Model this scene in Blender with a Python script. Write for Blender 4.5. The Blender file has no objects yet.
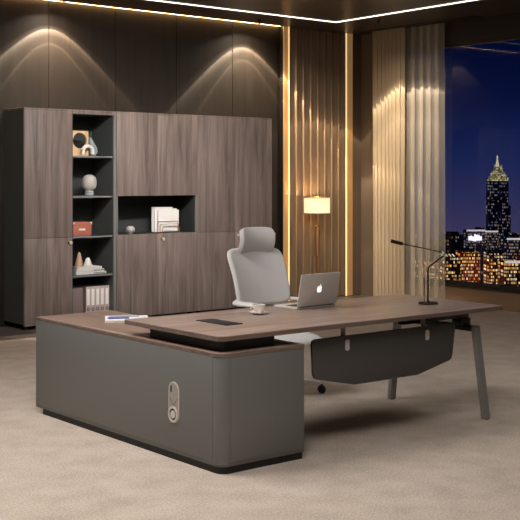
import bpy, bmesh, math, random
from mathutils import Vector, Matrix
random.seed(7)
S = bpy.context.scene
C = bpy.data.collections.new('office'); S.collection.children.link(C)
PI = math.pi

# ------------------------------------------------------------------ materials
def lin(c):
    return tuple((x/255/12.92) if x/255 <= .04045 else ((x/255+.055)/1.055)**2.4 for x in c)
def newmat(name):
    m = bpy.data.materials.new(name); m.use_nodes = True
    nt = m.node_tree; b = nt.nodes['Principled BSDF']; return m, nt, b
def plain(name, rgb, rough=.5, metal=0, spec=.5, em=None, es=0, coat=0, noise=0):
    m, nt, b = newmat(name)
    b.inputs['Base Color'].default_value = (*lin(rgb), 1)
    b.inputs['Roughness'].default_value = rough; b.inputs['Metallic'].default_value = metal
    b.inputs['Specular IOR Level'].default_value = spec
    b.inputs['Coat Weight'].default_value = coat
    if em:
        b.inputs['Emission Color'].default_value = (*lin(em), 1); b.inputs['Emission Strength'].default_value = es
    if noise:
        tc = nt.nodes.new('ShaderNodeTexCoord'); n = nt.nodes.new('ShaderNodeTexNoise')
        n.inputs['Scale'].default_value = noise; n.inputs['Detail'].default_value = 4
        bp = nt.nodes.new('ShaderNodeBump'); bp.inputs['Strength'].default_value = .15; bp.inputs['Distance'].default_value = .002
        nt.links.new(tc.outputs['Object'], n.inputs['Vector']); nt.links.new(n.outputs['Fac'], bp.inputs['Height'])
        nt.links.new(bp.outputs['Normal'], b.inputs['Normal'])
    return m
def wood(name, dark, light, axis='Z', rough=.45, scale=1.0, off=0, spec=.4):
    m, nt, b = newmat(name); N = nt.nodes; L = nt.links
    tc = N.new('ShaderNodeTexCoord'); mp = N.new('ShaderNodeMapping')
    s = [9*scale]*3; s['XYZ'.index(axis)] = .55*scale
    mp.inputs['Scale'].default_value = s; mp.inputs['Location'].default_value = (off, off*.7, off*.3)
    L.new(tc.outputs['Object'], mp.inputs['Vector'])
    n1 = N.new('ShaderNodeTexNoise'); n1.inputs['Scale'].default_value = 1.4; n1.inputs['Detail'].default_value = 7
    n1.inputs['Roughness'].default_value = .62; n1.inputs['Distortion'].default_value = .7
    mp2 = N.new('ShaderNodeMapping'); s2 = [60*scale]*3; s2['XYZ'.index(axis)] = 1.5*scale
    mp2.inputs['Scale'].default_value = s2; L.new(tc.outputs['Object'], mp2.inputs['Vector'])
    n2 = N.new('ShaderNodeTexNoise'); n2.inputs['Scale'].default_value = 1.; n2.inputs['Detail'].default_value = 4
    L.new(mp.outputs[0], n1.inputs['Vector']); L.new(mp2.outputs[0], n2.inputs['Vector'])
    mx = N.new('ShaderNodeMath'); mx.operation = 'MULTIPLY_ADD'; mx.inputs[1].default_value = .35
    L.new(n2.outputs['Fac'], mx.inputs[0]); L.new(n1.outputs['Fac'], mx.inputs[2])
    cr = N.new('ShaderNodeValToRGB'); e = cr.color_ramp.elements
    e[0].position = .45; e[0].color = (*lin(dark), 1); e[1].position = .88; e[1].color = (*lin(light), 1)
    L.new(mx.outputs[0], cr.inputs[0]); L.new(cr.outputs[0], b.inputs['Base Color'])
    b.inputs['Roughness'].default_value = rough; b.inputs['Specular IOR Level'].default_value = spec
    bp = N.new('ShaderNodeBump'); bp.inputs['Strength'].default_value = .12; bp.inputs['Distance'].default_value = .001
    L.new(n2.outputs['Fac'], bp.inputs['Height']); L.new(bp.outputs['Normal'], b.inputs['Normal'])
    return m
def emit(name, rgb, st):
    m, nt, b = newmat(name); b.inputs['Base Color'].default_value = (*lin(rgb), 1)
    b.inputs['Emission Color'].default_value = (*lin(rgb), 1); b.inputs['Emission Strength'].default_value = st; return m

M = {}
M['walnut'] = wood('walnut_vertical', (88, 76, 70), (142, 126, 118), 'Z')
M['walnut_desk'] = wood('walnut_lengthwise', (122, 102, 91), (168, 147, 135), 'X', rough=.33, off=3, spec=.45)
M['walnut_edge'] = wood('walnut_edge', (92, 76, 68), (128, 110, 100), 'X', rough=.5, off=5)  # same walnut, darkened: shade of the board sides put into the colour
M['walnut_edge_y'] = wood('walnut_edge_crosswise', (124, 100, 88), (166, 142, 128), 'Y', rough=.4, off=5)
M['wallwood'] = wood('smoked_wall_wood', (31, 26, 21), (43, 36, 30), 'Z', rough=.5, off=8, spec=.3)
M['carcass'] = plain('charcoal_laminate', (76, 78, 76), .6)
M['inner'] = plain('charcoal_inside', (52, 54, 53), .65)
M['edge_grey'] = plain('grey_edge_band', (120, 120, 116), .45)
M['cred'] = plain('warm_grey_lacquer', (111, 110, 108), .38, noise=900)
M['cred_line'] = plain('grey_lacquer_trim', (92, 89, 84), .45)
M['black'] = plain('matt_black', (16, 16, 16), .55)
M['steel_dark'] = plain('dark_steel', (62, 62, 61), .38, .7)
M['leg'] = plain('gunmetal', (150, 148, 145), .42, .25)
M['panel_dark'] = plain('charcoal_felt_panel', (76, 74, 71), .62)
M['chrome'] = plain('brushed_nickel', (222, 216, 208), .28, .45)
M['badge_face'] = plain('satin_nickel', (176, 168, 160), .4, .4)
M['nickel_dark'] = plain('dark_nickel', (66, 62, 58), .35, .8)
M['alu'] = plain('aluminium', (216, 209, 202), .42, .15)
M['key_dark'] = plain('laptop_keys', (30, 30, 32), .5)
M['screen'] = plain('laptop_screen', (14, 16, 20), .15)
M['white'] = plain('white_plastic', (232, 230, 226), .35)
M['paper'] = plain('white_paper', (236, 231, 226), .7)
M['porc'] = plain('porcelain', (238, 230, 222), .18)
M['coffee'] = plain('coffee', (48, 26, 14), .2)
M['chairfab'] = plain('light_grey_fabric', (206, 203, 200), .8, noise=700)
M['rubber'] = plain('black_rubber', (22, 22, 22), .6)
M['ceil'] = plain('dark_brown_ceiling', (62, 55, 52), .34, spec=.55)
M['header'] = plain('dark_brown_header', (40, 31, 25), .5)
M['wallbrown'] = plain('brown_wall', (102, 86, 70), .8)
M['apron'] = plain('tan_brown_wall_base', (150, 122, 94), .8)
M['frame'] = plain('black_window_frame', (26, 25, 26), .4)
M['cone_tan'] = plain('tan_ceramic', (196, 160, 128), .6)
M['cone_white'] = plain('white_ceramic', (226, 222, 216), .5)
M['vase'] = plain('speckled_grey_ceramic', (176, 170, 163), .3, noise=300)
M['orange'] = plain('terracotta_box', (176, 104, 84), .6)
M['tan'] = wood('honey_wood', (214, 172, 126), (234, 200, 158), 'Z', off=2)
M['bluegrey'] = plain('blue_grey_ceramic', (140, 146, 146), .5)
M['rosegold'] = plain('rose_gold_wire', (196, 148, 112), .3, .8)
M['binder'] = plain('taupe_binder', (186, 168, 162), .6)
M['binder_side'] = plain('brown_binder_cover', (128, 110, 104), .65)
M['brass'] = plain('antique_brass', (170, 108, 52), .3, .85)
M['fluted'] = plain('bronze_fluted_panel', (122, 99, 76), .42, .15)
M['rib'] = plain('brass_rib', (166, 138, 104), .45, .15)
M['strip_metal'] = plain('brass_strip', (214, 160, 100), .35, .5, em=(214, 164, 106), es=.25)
M['led_warm'] = emit('warm_led', (255, 214, 146), .95)
M['cove'] = emit('cove_led', (255, 206, 142), 16)
M['led_white'] = emit('white_led', (255, 248, 232), 2.5)
M['added_lamp'] = emit('added_lamp_diffuser', (255, 244, 230), 1.0)  # glow of the added unseen ceiling panels and floodlights
M['darkmetal'] = plain('dark_bronze', (46, 38, 33), .35, .7)
M['magblue'] = plain('blue_cover', (60, 78, 150), .4)
M['apple'] = emit('lit_logo', (255, 255, 252), 1.1)
M['ink'] = plain('black_ink', (30, 30, 32), .6)
M['red'] = plain('dark_red_book_cover', (120, 60, 58), .6)
M['leatherpad'] = plain('matt_black_cover', (40, 38, 37), .5)

# carpet
def carpet_mat():
    m, nt, b = newmat('beige_carpet'); N = nt.nodes; L = nt.links
    tc = N.new('ShaderNodeTexCoord'); n = N.new('ShaderNodeTexNoise'); n.inputs['Scale'].default_value = 85; n.inputs['Detail'].default_value = 5
    n.inputs['Roughness'].default_value = .8
    n3 = N.new('ShaderNodeTexNoise'); n3.inputs['Scale'].default_value = 5; n3.inputs['Detail'].default_value = 3
    mx = N.new('ShaderNodeMath'); mx.operation = 'MULTIPLY_ADD'; mx.inputs[1].default_value = .25
    L.new(tc.outputs['Object'], n.inputs['Vector']); L.new(tc.outputs['Object'], n3.inputs['Vector'])
    L.new(n3.outputs['Fac'], mx.inputs[0]); L.new(n.outputs['Fac'], mx.inputs[2])
    cr = N.new('ShaderNodeValToRGB'); e = cr.color_ramp.elements
    e[0].position = .48; e[0].color = (*lin((158, 144, 131)), 1); e[1].position = .78; e[1].color = (*lin((205, 191, 177)), 1)
    L.new(mx.outputs[0], cr.inputs[0]); L.new(cr.outputs[0], b.inputs['Base Color'])
    b.inputs['Roughness'].default_value = .95; b.inputs['Specular IOR Level'].default_value = .1
    bp = N.new('ShaderNodeBump'); bp.inputs['Strength'].default_value = .5; bp.inputs['Distance'].default_value = .004
    L.new(n.outputs['Fac'], bp.inputs['Height']); L.new(bp.outputs['Normal'], b.inputs['Normal']); return m
M['carpet'] = carpet_mat()
def stone_mat():
    m, nt, b = newmat('dark_stone_floor'); N = nt.nodes; L = nt.links
    tc = N.new('ShaderNodeTexCoord'); n = N.new('ShaderNodeTexNoise'); n.inputs['Scale'].default_value = 2; n.inputs['Detail'].default_value = 8
    cr = N.new('ShaderNodeValToRGB'); e = cr.color_ramp.elements
    e[0].color = (*lin((72, 63, 58)), 1); e[1].color = (*lin((98, 88, 81)), 1)
    L.new(tc.outputs['Object'], n.inputs['Vector']); L.new(n.outputs['Fac'], cr.inputs[0]); L.new(cr.outputs[0], b.inputs['Base Color'])
    b.inputs['Roughness'].default_value = .45; return m
M['stone'] = stone_mat()
# glass
def glass_mat():
    m, nt, b = newmat('window_glass'); N = nt.nodes; L = nt.links; N.remove(b)
    t = N.new('ShaderNodeBsdfTransparent'); t.inputs[0].default_value = (.9, .92, .96, 1)
    g = N.new('ShaderNodeBsdfGlossy'); g.inputs['Roughness'].default_value = 0.0
    fr = N.new('ShaderNodeFresnel'); fr.inputs['IOR'].default_value = 1.5
    mu = N.new('ShaderNodeMath'); mu.operation = 'MULTIPLY'; mu.inputs[1].default_value = .12
    mx = N.new('ShaderNodeMixShader'); L.new(fr.outputs[0], mu.inputs[0]); L.new(mu.outputs[0], mx.inputs[0])
    L.new(t.outputs[0], mx.inputs[1]); L.new(g.outputs[0], mx.inputs[2])
    L.new(mx.outputs[0], N['Material Output'].inputs['Surface']); return m
M['glass'] = glass_mat()
# curtains
def cloth_mat(name, rgb, alpha, trans=.35):
    m, nt, b = newmat(name); N = nt.nodes; L = nt.links; N.remove(b)
    d = N.new('ShaderNodeBsdfDiffuse'); d.inputs[0].default_value = (*lin(rgb), 1)
    t = N.new('ShaderNodeBsdfTranslucent'); t.inputs[0].default_value = (*lin(rgb), 1)
    x = N.new('ShaderNodeMixShader'); x.inputs[0].default_value = trans
    L.new(d.outputs[0], x.inputs[1]); L.new(t.outputs[0], x.inputs[2])
    out = x
    if alpha < 1:
        tr = N.new('ShaderNodeBsdfTransparent'); y = N.new('ShaderNodeMixShader'); y.inputs[0].default_value = alpha
        L.new(tr.outputs[0], y.inputs[1]); L.new(x.outputs[0], y.inputs[2]); out = y
    L.new(out.outputs[0], N['Material Output'].inputs['Surface']); return m
M['curtain'] = cloth_mat('cream_curtain', (216, 198, 170), 1, .25)
M['sheer'] = cloth_mat('sheer_curtain', (222, 214, 200), .43, .35)
def shade_mat():
    m, nt, b = newmat('linen_shade'); N = nt.nodes; L = nt.links
    b.inputs['Base Color'].default_value = (*lin((250, 232, 200)), 1); b.inputs['Roughness'].default_value = .9
    b.inputs['Emission Color'].default_value = (*lin((255, 226, 172)), 1); b.inputs['Emission Strength'].default_value = .6
    return m
M['shade'] = shade_mat()
# building facade: lit windows by a cell pattern
def facade(name, base, cols, w=3., h=3.6, lit=.35, st=1., seed=0., mx=.22, my=.25, glow=0.):
    m, nt, b = newmat(name); N = nt.nodes; L = nt.links
    def math_(op, a, bb=None):
        n = N.new('ShaderNodeMath'); n.operation = op
        for i, v in enumerate((a, bb)):
            if v is None: continue
            if isinstance(v, (int, float)): n.inputs[i].default_value = v
            else: L.new(v, n.inputs[i])
        return n.outputs[0]
    tc = N.new('ShaderNodeTexCoord'); sp = N.new('ShaderNodeSeparateXYZ'); L.new(tc.outputs['Object'], sp.inputs[0])
    hx = math_('DIVIDE', math_('ADD', math_('SUBTRACT', sp.outputs[0], sp.outputs[1]), 500.3+seed), w)
    hz = math_('DIVIDE', math_('ADD', sp.outputs[2], 500.2), h)
    cx, cz = math_('FLOOR', hx), math_('FLOOR', hz); fx, fz = math_('FRACT', hx), math_('FRACT', hz)
    cb = N.new('ShaderNodeCombineXYZ'); L.new(cx, cb.inputs[0]); L.new(cz, cb.inputs[1]); cb.inputs[2].default_value = seed
    wn = N.new('ShaderNodeTexWhiteNoise'); wn.noise_dimensions = '3D'; L.new(cb.outputs[0], wn.inputs['Vector'])
    sc = N.new('ShaderNodeSeparateColor'); L.new(wn.outputs['Color'], sc.inputs[0])
    on = math_('LESS_THAN', wn.outputs['Value'], lit)
    ix = math_('MULTIPLY', math_('GREATER_THAN', fx, mx), math_('LESS_THAN', fx, 1-mx))
    iz = math_('MULTIPLY', math_('GREATER_THAN', fz, my), math_('LESS_THAN', fz, 1-my))
    mask = math_('MULTIPLY', math_('MULTIPLY', ix, iz), on)
    br = math_('ADD', math_('MULTIPLY', math_('POWER', sc.outputs[0], 2.0), st), st*.15)
    cr = N.new('ShaderNodeValToRGB'); cr.color_ramp.interpolation = 'CONSTANT'; e = cr.color_ramp.elements
    e[0].color = (*lin(cols[0]), 1); e[1].position = 1/len(cols); e[1].color = (*lin(cols[min(1, len(cols)-1)]), 1)
    for i in range(2, len(cols)):
        q = e.new(i/len(cols)); q.color = (*lin(cols[i]), 1)
    L.new(sc.outputs[1], cr.inputs[0])
    L.new(cr.outputs[0], b.inputs['Emission Color']); L.new(math_('MULTIPLY', mask, br), b.inputs['Emission Strength'])
    b.inputs['Base Color'].default_value = (*lin(base), 1); b.inputs['Roughness'].default_value = .6
    return m

# ------------------------------------------------------------------ geometry helpers
def nb(): return bmesh.new()
def merge(dst, src):
    me = bpy.data.meshes.new('tmp'); src.to_mesh(me); src.free(); dst.from_mesh(me); bpy.data.meshes.remove(me)
def xf(bm, m): bmesh.ops.transform(bm, matrix=m, verts=bm.verts); return bm
def box(bm, x0, x1, y0, y1, z0, z1, bev=0, seg=2):
    t = nb(); bmesh.ops.create_cube(t, size=1)
    for v in t.verts:
        v.co = Vector(((x0+x1)/2+v.co.x*(x1-x0), (y0+y1)/2+v.co.y*(y1-y0), (z0+z1)/2+v.co.z*(z1-z0)))
    if bev: bmesh.ops.bevel(t, geom=t.edges[:], offset=bev, segments=seg, profile=.5, affect='EDGES')
    merge(bm, t); return bm
def B(*a, **k): return box(nb(), *a, **k)
def prism(bm, pts, axis, a0, a1, bev=0):
    """pts: outline (u,v); axis 'z': u=x,v=y ; 'y': u=x,v=z ; 'x': u=y,v=z"""
    t = nb()
    def P(u, v, a): return {'z': (u, v, a), 'y': (u, a, v), 'x': (a, u, v)}[axis]
    lo = [t.verts.new(P(u, v, a0)) for u, v in pts]; hi = [t.verts.new(P(u, v, a1)) for u, v in pts]
    t.faces.new(lo); t.faces.new(hi[::-1]); n = len(pts)
    for i in range(n): t.faces.new((lo[i], hi[i], hi[(i+1) % n], lo[(i+1) % n]))
    bmesh.ops.recalc_face_normals(t, faces=t.faces)
    if bev:
        ed = [e for e in t.edges if all(abs(v.co['xyz'.index(axis)]-a1) < 1e-6 for v in e.verts) or all(abs(v.co['xyz'.index(axis)]-a0) < 1e-6 for v in e.verts)]
        bmesh.ops.bevel(t, geom=ed, offset=bev, segments=2, profile=.5, affect='EDGES')
    merge(bm, t); return bm
def rrect(x0, x1, y0, y1, r, n=6):
    rs = r if isinstance(r, (list, tuple)) else [r]*4   # corners: (x1,y0),(x1,y1),(x0,y1),(x0,y0)
    out = []
    for (cx, cy, sx, sy, a0), rr in zip([(x1, y0, -1, 1, -90), (x1, y1, -1, -1, 0), (x0, y1, 1, -1, 90), (x0, y0, 1, 1, 180)], rs):
        if rr < 1e-5: out.append((cx, cy)); continue
        for k in range(n+1):
            a = math.radians(a0+90*k/n); out.append((cx+sx*rr+rr*math.cos(a), cy+sy*rr+rr*math.sin(a)))
    return out
def roundpoly(pts, r, n=5):
    out = []; N_ = len(pts)
    for i in range(N_):
        p = Vector(pts[i]); a = Vector(pts[i-1])-p; b = Vector(pts[(i+1) % N_])-p
        a.normalize(); b.normalize(); ang = a.angle(b); rr = r[i] if isinstance(r, (list, tuple)) else r
        d = min(rr/math.tan(ang/2), .2); p0 = p+a*d; p1 = p+b*d
        for k in range(n+1):
            t = k/n; out.append(tuple((1-t)**2*p0+2*t*(1-t)*p+t*t*p1))
    return out
def tube(bm, pts, r, n=10, closed=False, flat=1.0):
    pts = [Vector(p) for p in pts]; t = nb(); rings = []; up0 = None; N_ = len(pts)
    for i, p in enumerate(pts):
        if closed: d = pts[(i+1) % N_]-pts[i-1]
        else: d = pts[min(i+1, N_-1)]-pts[max(i-1, 0)]
        d.normalize()
        if up0 is None:
            up0 = Vector((0, 0, 1)) if abs(d.z) < .9 else Vector((1, 0, 0))
        u = d.cross(up0).normalized(); w = u.cross(d).normalized(); up0 = w
        rr = r[i] if isinstance(r, (list, tuple)) else r
        rings.append([t.verts.new(p+u*math.cos(2*PI*k/n)*rr+w*math.sin(2*PI*k/n)*rr*flat) for k in range(n)])
    m = N_ if closed else N_-1
    for i in range(m):
        a, b = rings[i], rings[(i+1) % N_]
        for k in range(n): t.faces.new((a[k], a[(k+1) % n], b[(k+1) % n], b[k]))
    if not closed: t.faces.new(rings[0][::-1]); t.faces.new(rings[-1])
    bmesh.ops.recalc_face_normals(t, faces=t.faces); merge(bm, t); return bm
def lathe(bm, prof, cx, cy, n=32):
    t = nb(); rings = []
    for r, z in prof:
        if r < 1e-5: rings.append([t.verts.new((cx, cy, z))])
        else: rings.append([t.verts.new((cx+r*math.cos(2*PI*k/n), cy+r*math.sin(2*PI*k/n), z)) for k in range(n)])
    for a, b in zip(rings, rings[1:]):
        for k in range(n):
            if len(a) == 1 and len(b) == 1: continue
            if len(a) == 1: t.faces.new((a[0], b[k], b[(k+1) % n]))
            elif len(b) == 1: t.faces.new((a[k], a[(k+1) % n], b[0]))
            else: t.faces.new((a[k], a[(k+1) % n], b[(k+1) % n], b[k]))
    bmesh.ops.recalc_face_normals(t, faces=t.faces); merge(bm, t); return bm
def grid(bm, fn, nu, nv):
    t = nb(); g = [[t.verts.new(fn(i/nu, j/nv)) for j in range(nv+1)] for i in range(nu+1)]
    for i in range(nu):
        for j in range(nv): t.faces.new((g[i][j], g[i+1][j], g[i+1][j+1], g[i][j+1]))
    merge(bm, t); return bm
def root(name, loc, label, cat, group=None):
    o = bpy.data.objects.new(name, None); C.objects.link(o); o.location = loc; o.empty_display_size = .1
    o['label'] = label; o['category'] = cat
    if group: o['group'] = group
    return o
def top_of(o):
    while o.parent: o = o.parent
    return o
def obj(name, bm, mat, parent=None, loc=None, smooth=True, label=None, cat=None, group=None, kind=None, ang=35):
    """mesh built in world coordinates, origin moved to its thing's base"""
    org = top_of(parent).location.copy() if parent else Vector(loc or (0, 0, 0))
    bmesh.ops.translate(bm, vec=-org, verts=bm.verts)
    me = bpy.data.meshes.new(name); bm.to_mesh(me); bm.free()
    mats = mat if isinstance(mat, list) else [mat]
    for q in mats: me.materials.append(q)
    if smooth:
        me.polygons.foreach_set('use_smooth', [True]*len(me.polygons))
        try: me.set_sharp_from_angle(angle=math.radians(ang))
        except Exception: pass
    o = bpy.data.objects.new(name, me); C.objects.link(o)
    if parent: o.parent = parent
    else: o.location = org
    if label: o['label'] = label
    if cat: o['category'] = cat
    if group: o['group'] = group
    if kind: o['kind'] = kind
    return o
def struct(name, bm, mat, **k): return obj(name, bm, mat, kind='structure', **k)

# ------------------------------------------------------------------ the room
CZ = 3.616; BY = 11.27; WX = 10.87; X0 = -1.6; Y0 = -1.6
struct('floor', B(X0-.2, WX+.2, Y0-.2, BY+.2, -.2, -.008), M['stone'])
bm = B(X0+.005, WX-.005, Y0+.005, 10.22, -.007, 0)
obj('carpet', bm, M['carpet'], label='wide beige low pile carpet covering the floor up to the dark strip before the cabinets', cat='carpet')
struct('ceiling', box(B(X0-.2, WX+.2, Y0-.2, BY-.05, CZ, CZ+.2), 9.43, WX+.2, BY-.05, BY+.2, CZ, CZ+.2), M['ceil'])
struct('trim_1', B(X0, 9.43, BY-.05, BY+.2, CZ+.1, CZ+.2), M['ceil'])      # lid of the cove slot
# back wall: smoked wood panels with thin joints
bm = B(X0, 5.17, BY, BY+.15, -.01, CZ+.1)
xs = [5.17, 6.037, 6.91, 7.78, 8.646, 9.40]
for a, b in zip(xs, xs[1:]): box(bm, a+.003, b-.003 if b < 9.39 else b, BY, BY+.1, -.01, CZ+.1)
box(bm, X0, WX+.2, BY+.012, BY+.2, -.01, CZ+.1)
struct('wall_back', bm, M['wallwood'])
struct('wall_left', B(X0-.2, X0, Y0-.2, BY+.2, -.01, CZ), M['wallwood'])
struct('wall_front', B(X0, WX+.2, Y0-.2, Y0, -.01, CZ), M['wallbrown'])
SILL = .262; HEAD = 3.325; WY0 = 2.2; WY1 = 10.42
struct('trim_6', B(WX, WX+.2, Y0, WY1, -.01, SILL-.0005), M['apron'])
bm = B(WX, WX+.2, WY1, BY+.2, -.01, SILL)
box(bm, WX, WX+.2, Y0, WY0, SILL, HEAD); box(bm, WX, WX+.2, WY1, BY+.2, SILL, CZ)
box(bm, WX, WX+.2, Y0, WY0, HEAD, CZ)
struct('wall_right', bm, M['wallbrown'])
struct('trim_2', B(WX, WX+.2, WY0, WY1, HEAD, CZ), M['header'])
# window
def fr(bm, y0, y1, z0, z1, t=.045):
    box(bm, WX-.01, WX+.06, y0, y1, z0, z0+t, .004); box(bm, WX-.01, WX+.06, y0, y1, z1-t*.6, z1, .004)
    box(bm, WX-.01, WX+.06, y0, y0+t, z0, z1, .004); box(bm, WX-.01, WX+.06, y1-t, y1, z0, z1, .004)
    return bm
for i, (a, b) in enumerate([(6.3, WY1), (WY0, 6.3)]):
    w = struct('window_%d' % (i+1), fr(nb(), a, b, SILL, HEAD), M['frame'])
    g = obj('glass', B(WX+.025, WX+.029, a+.04, b-.04, SILL+.04, HEAD-.02), M['glass'], w)
struct('trim_3', B(WX-.03, WX-.001, WY0, WY1-.01, SILL-.035, SILL-.003, .004), M['frame'])

# fluted wall with brass ribs between two glowing strips
FY = 11.2
t = root('fluted_wall_panel', (10.03, FY, 0), 'tall bronze fluted panel with thin brass ribs behind the floor lamp', 'wall panel')
fx0, fx1, nf = 9.53, 10.545, 8; pw = (fx1-fx0)/nf
pts = []
for i in range(nf):
    a = fx0+i*pw
    for k in range(13):
        u = k/12; pts.append((a+pw*u, FY+.004+.05*math.sin(PI*u)**.8))
bm = nb(); prism(bm, pts+[(fx1, BY-.001), (fx0, BY-.001)], 'z', 0, CZ-.001)
obj('fluted_panel', bm, M['fluted'], t, ang=50)
for i in range(1, nf):
    a = fx0+i*pw
    obj('brass_rib', B(a-.009, a+.009, FY-.014, FY+.006, 0, CZ-.001, .003), M['rib'], t)
for nm, a, b, led, lab in (('a', 9.43, 9.529, (9.512, 9.529), 'warm glowing brass edge strip between dark wood wall and fluted panel'),
                      ('b', 10.546, 10.68, (10.546, 10.568), 'warm glowing brass edge strip between fluted panel and the cream curtain')):
    t = root('light_strip', ((a+b)/2, FY, 0), lab, 'light strip')
    obj('metal_profile', B(a, b, FY-.012, FY, 0, CZ-.001, .002), M['strip_metal'], t)
    obj('backing_profile', B(a+.001, b-.001, FY+.0005, BY-.001, 0, CZ-.001), M['black'], t)
    obj('led_line', B(led[0], led[1], FY-.017, FY-.0115, 0, CZ-.002), M['led_warm'], t, label='bright warm light line')
struct('trim_4', B(10.681, WX, FY+.02, BY-.001, 0, CZ-.001), M['wallbrown'])

# cove light in the ceiling slot
t = root('cove_light', (4.0, BY-.03, CZ+.03), 'thin warm light line in the slot where dark wood wall meets ceiling', 'cove light')
obj('led_line', B(X0, 9.42, BY-.046, BY-.012, CZ+.002, CZ+.01), M['cove'], t)
obj('rail', B(X0, 9.42, BY-.048, BY-.01, CZ+.0105, CZ+.1), M['header'], t)

# white line light set in the ceiling
t = root('linear_ceiling_light', (5.2, 6.0, CZ), 'white linear light forming a corner in the dark ceiling', 'ceiling light')
lx0, lx1, ly0, ly1, lw = .3, 9.745, 1.2, 10.515, .045
for (a, b, c, d) in ((lx0, lx1, ly1-lw, ly1), (lx1-lw, lx1, ly0+lw, ly1-lw), (lx0, lx1, ly0, ly0+lw), (lx0, lx0+lw, ly0+lw, ly1-lw)):
    obj('light_line', B(a, b, c, d, CZ-.005, CZ-.0005), M['led_white'], t)

# ------------------------------------------------------------------ cabinets
CF = 10.80; CB = BY-.002; CT = 2.368; Z0 = .03
def carcass(t, x0, x1, shelves, niche=None, zb=Z0):
    th = .02
    bm = B(x0, x0+th, CF+.02, CB, zb, CT-.02); box(bm, x1-th, x1, CF+.02, CB, zb, CT-.02)
    box(bm, x0, x1, CF+.02, CB, zb, zb+th)
    obj('carcass', bm, M['carcass'], t)
    obj('back_panel', B(x0+th, x1-th, CB-.012, CB, zb+th, CT-.02), M['inner'], t)
    obj('top_board', B(x0, x1, CF+.001, CB, CT-.02, CT, .002), M['walnut'], t)
def foot(t, x0, x1):
    for x in (x0+.06, x1-.06):
        for y in (CF+.08, CB-.08):
            obj('foot', lathe(nb(), [(0, -.008), (.028, -.008), (.028, Z0), (0, Z0)], x, y, 14), M['black'], t)
def door(t, x0, x1, z0, z1, knob=None, name='door', woff=0):
    d = obj(name, B(x0+.002, x1-.002, CF, CF+.019, z0+.002, z1-.002, .0015), M['walnut'], t)
    if knob:
        kx, kz = knob
        k = obj('knob', B(kx-.028, kx+.004, CF-.006, CF-.0005, kz-.014, kz+.014, .003), M['nickel_dark'], d)
        h = lathe(nb(), [(0, 0), (.017, 0), (.02, .006), (.017, .02), (0, .022)], 0, 0, 18)
        xf(h, Matrix.Translation((kx, CF-.0065, kz)) @ Matrix.Rotation(PI/2, 4, 'X'))
        obj('knob_cap', h, M['chrome'], d, label='round chrome cap')
    return d
MID = .966; NT = 1.411; NB = .975
# unit 1
t = root('cabinet', (5.78, 11.03, 0), 'tall narrow walnut cabinet at the far left end with two stacked doors', 'cabinet')
carcass(t, 5.491, 6.074, [])
door(t, 5.493, 6.073, MID, CT-.018); door(t, 5.493, 6.073, Z0, MID, (6.045, .908)); foot(t, 5.491, 6.074)
# unit 2 bookcase
t = root('bookcase', (6.35, 11.03, 0), 'open charcoal shelf column standing between walnut door cabinets', 'bookcase')
bx0, bx1 = 6.076, 6.634
bm = B(bx0, bx0+.008, CF+.01, CB, Z0, CT-.02); box(bm, 6.592, bx1, CF+.002, CB, Z0, CT-.02); box(bm, bx0, bx1, CF+.01, CB, Z0, Z0+.03)
box(bm, bx0, bx1, CF+.005, CB, 2.322, CT-.02)
obj('carcass', bm, M['carcass'], t)
obj('edge_strip', B(6.603, 6.628, CF-.002, CF+.0015, Z0, 2.322), M['edge_grey'], t, label='pale grey front edge')
obj('back_panel', B(bx0+.008, 6.592, CB-.012, CB, Z0+.03, 2.322), M['inner'], t)
obj('top_board', B(bx0, bx1, CF+.001, CB, CT-.02, CT, .002), M['walnut'], t)
obj('header_board', B(bx0, bx1, CF, CF+.0045, 2.322, CT-.02), M['walnut'], t)
SH = [1.862, 1.417, .973, .541]
for z in SH:
    s = obj('shelf', B(bx0+.009, 6.591, CF+.02, CB-.013, z-.02, z, .001), M['inner'], t)
    obj('shelf_edge', B(bx0+.009, 6.591, CF+.012, CF+.0195, z-.02, z, .001), M['edge_grey'], s, label='grey front edge')
foot(t, bx0, bx1)
# unit 3
t = root('cabinet', (7.19, 11.03, 0), 'wide walnut cabinet with an open charcoal niche holding a round vase', 'cabinet')
x0, x1 = 6.637, 7.766; carcass(t, x0, x1, []); xm = 7.197
door(t, x0, xm, NT, CT-.018); door(t, xm, x1, NT, CT-.018)
door(t, x0, xm, Z0, NB); door(t, xm, x1, Z0, NB, (7.262, .908))
bm = B(x0+.021, x1-.021, CF+.02, CB-.013, NB-.02, NB); box(bm, x0+.021, x1-.021, CF+.02, CB-.013, NT, NT+.02)
box(bm, x0+.021, x0+.027, CF+.02, CB-.013, NB, NT); box(bm, x1-.03, x1-.021, CF+.02, CB-.013, NB, NT)
obj('niche', bm, M['inner'], t)
obj('niche_edge', B(x0+.001, x0+.02, CF, CF+.0195, NB, NT), M['edge_grey'], t, label='grey left edge of the niche')
bm = B(x1-.032, x1-.001, CF, CF+.0195, NB, NT)
obj('niche_edge', bm, M['edge_grey'], t, label='grey right edge of the niche')
foot(t, x0, x1)
# unit 4
t = root('cabinet', (8.34, 11.03, 0), 'wide walnut cabinet with four plain doors at the right end by the brass strip', 'cabinet')
x0, x1 = 7.768, 8.912; carcass(t, x0, x1, []); xm = 8.325
for a, b in ((x0, xm), (xm, x1)):
    door(t, a, b, MID, CT-.018); door(t, a, b, Z0, MID)
foot(t, x0, x1)

# ------------------------------------------------------------------ things on the shelves
G = 'ornaments on the open shelf column'
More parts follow.
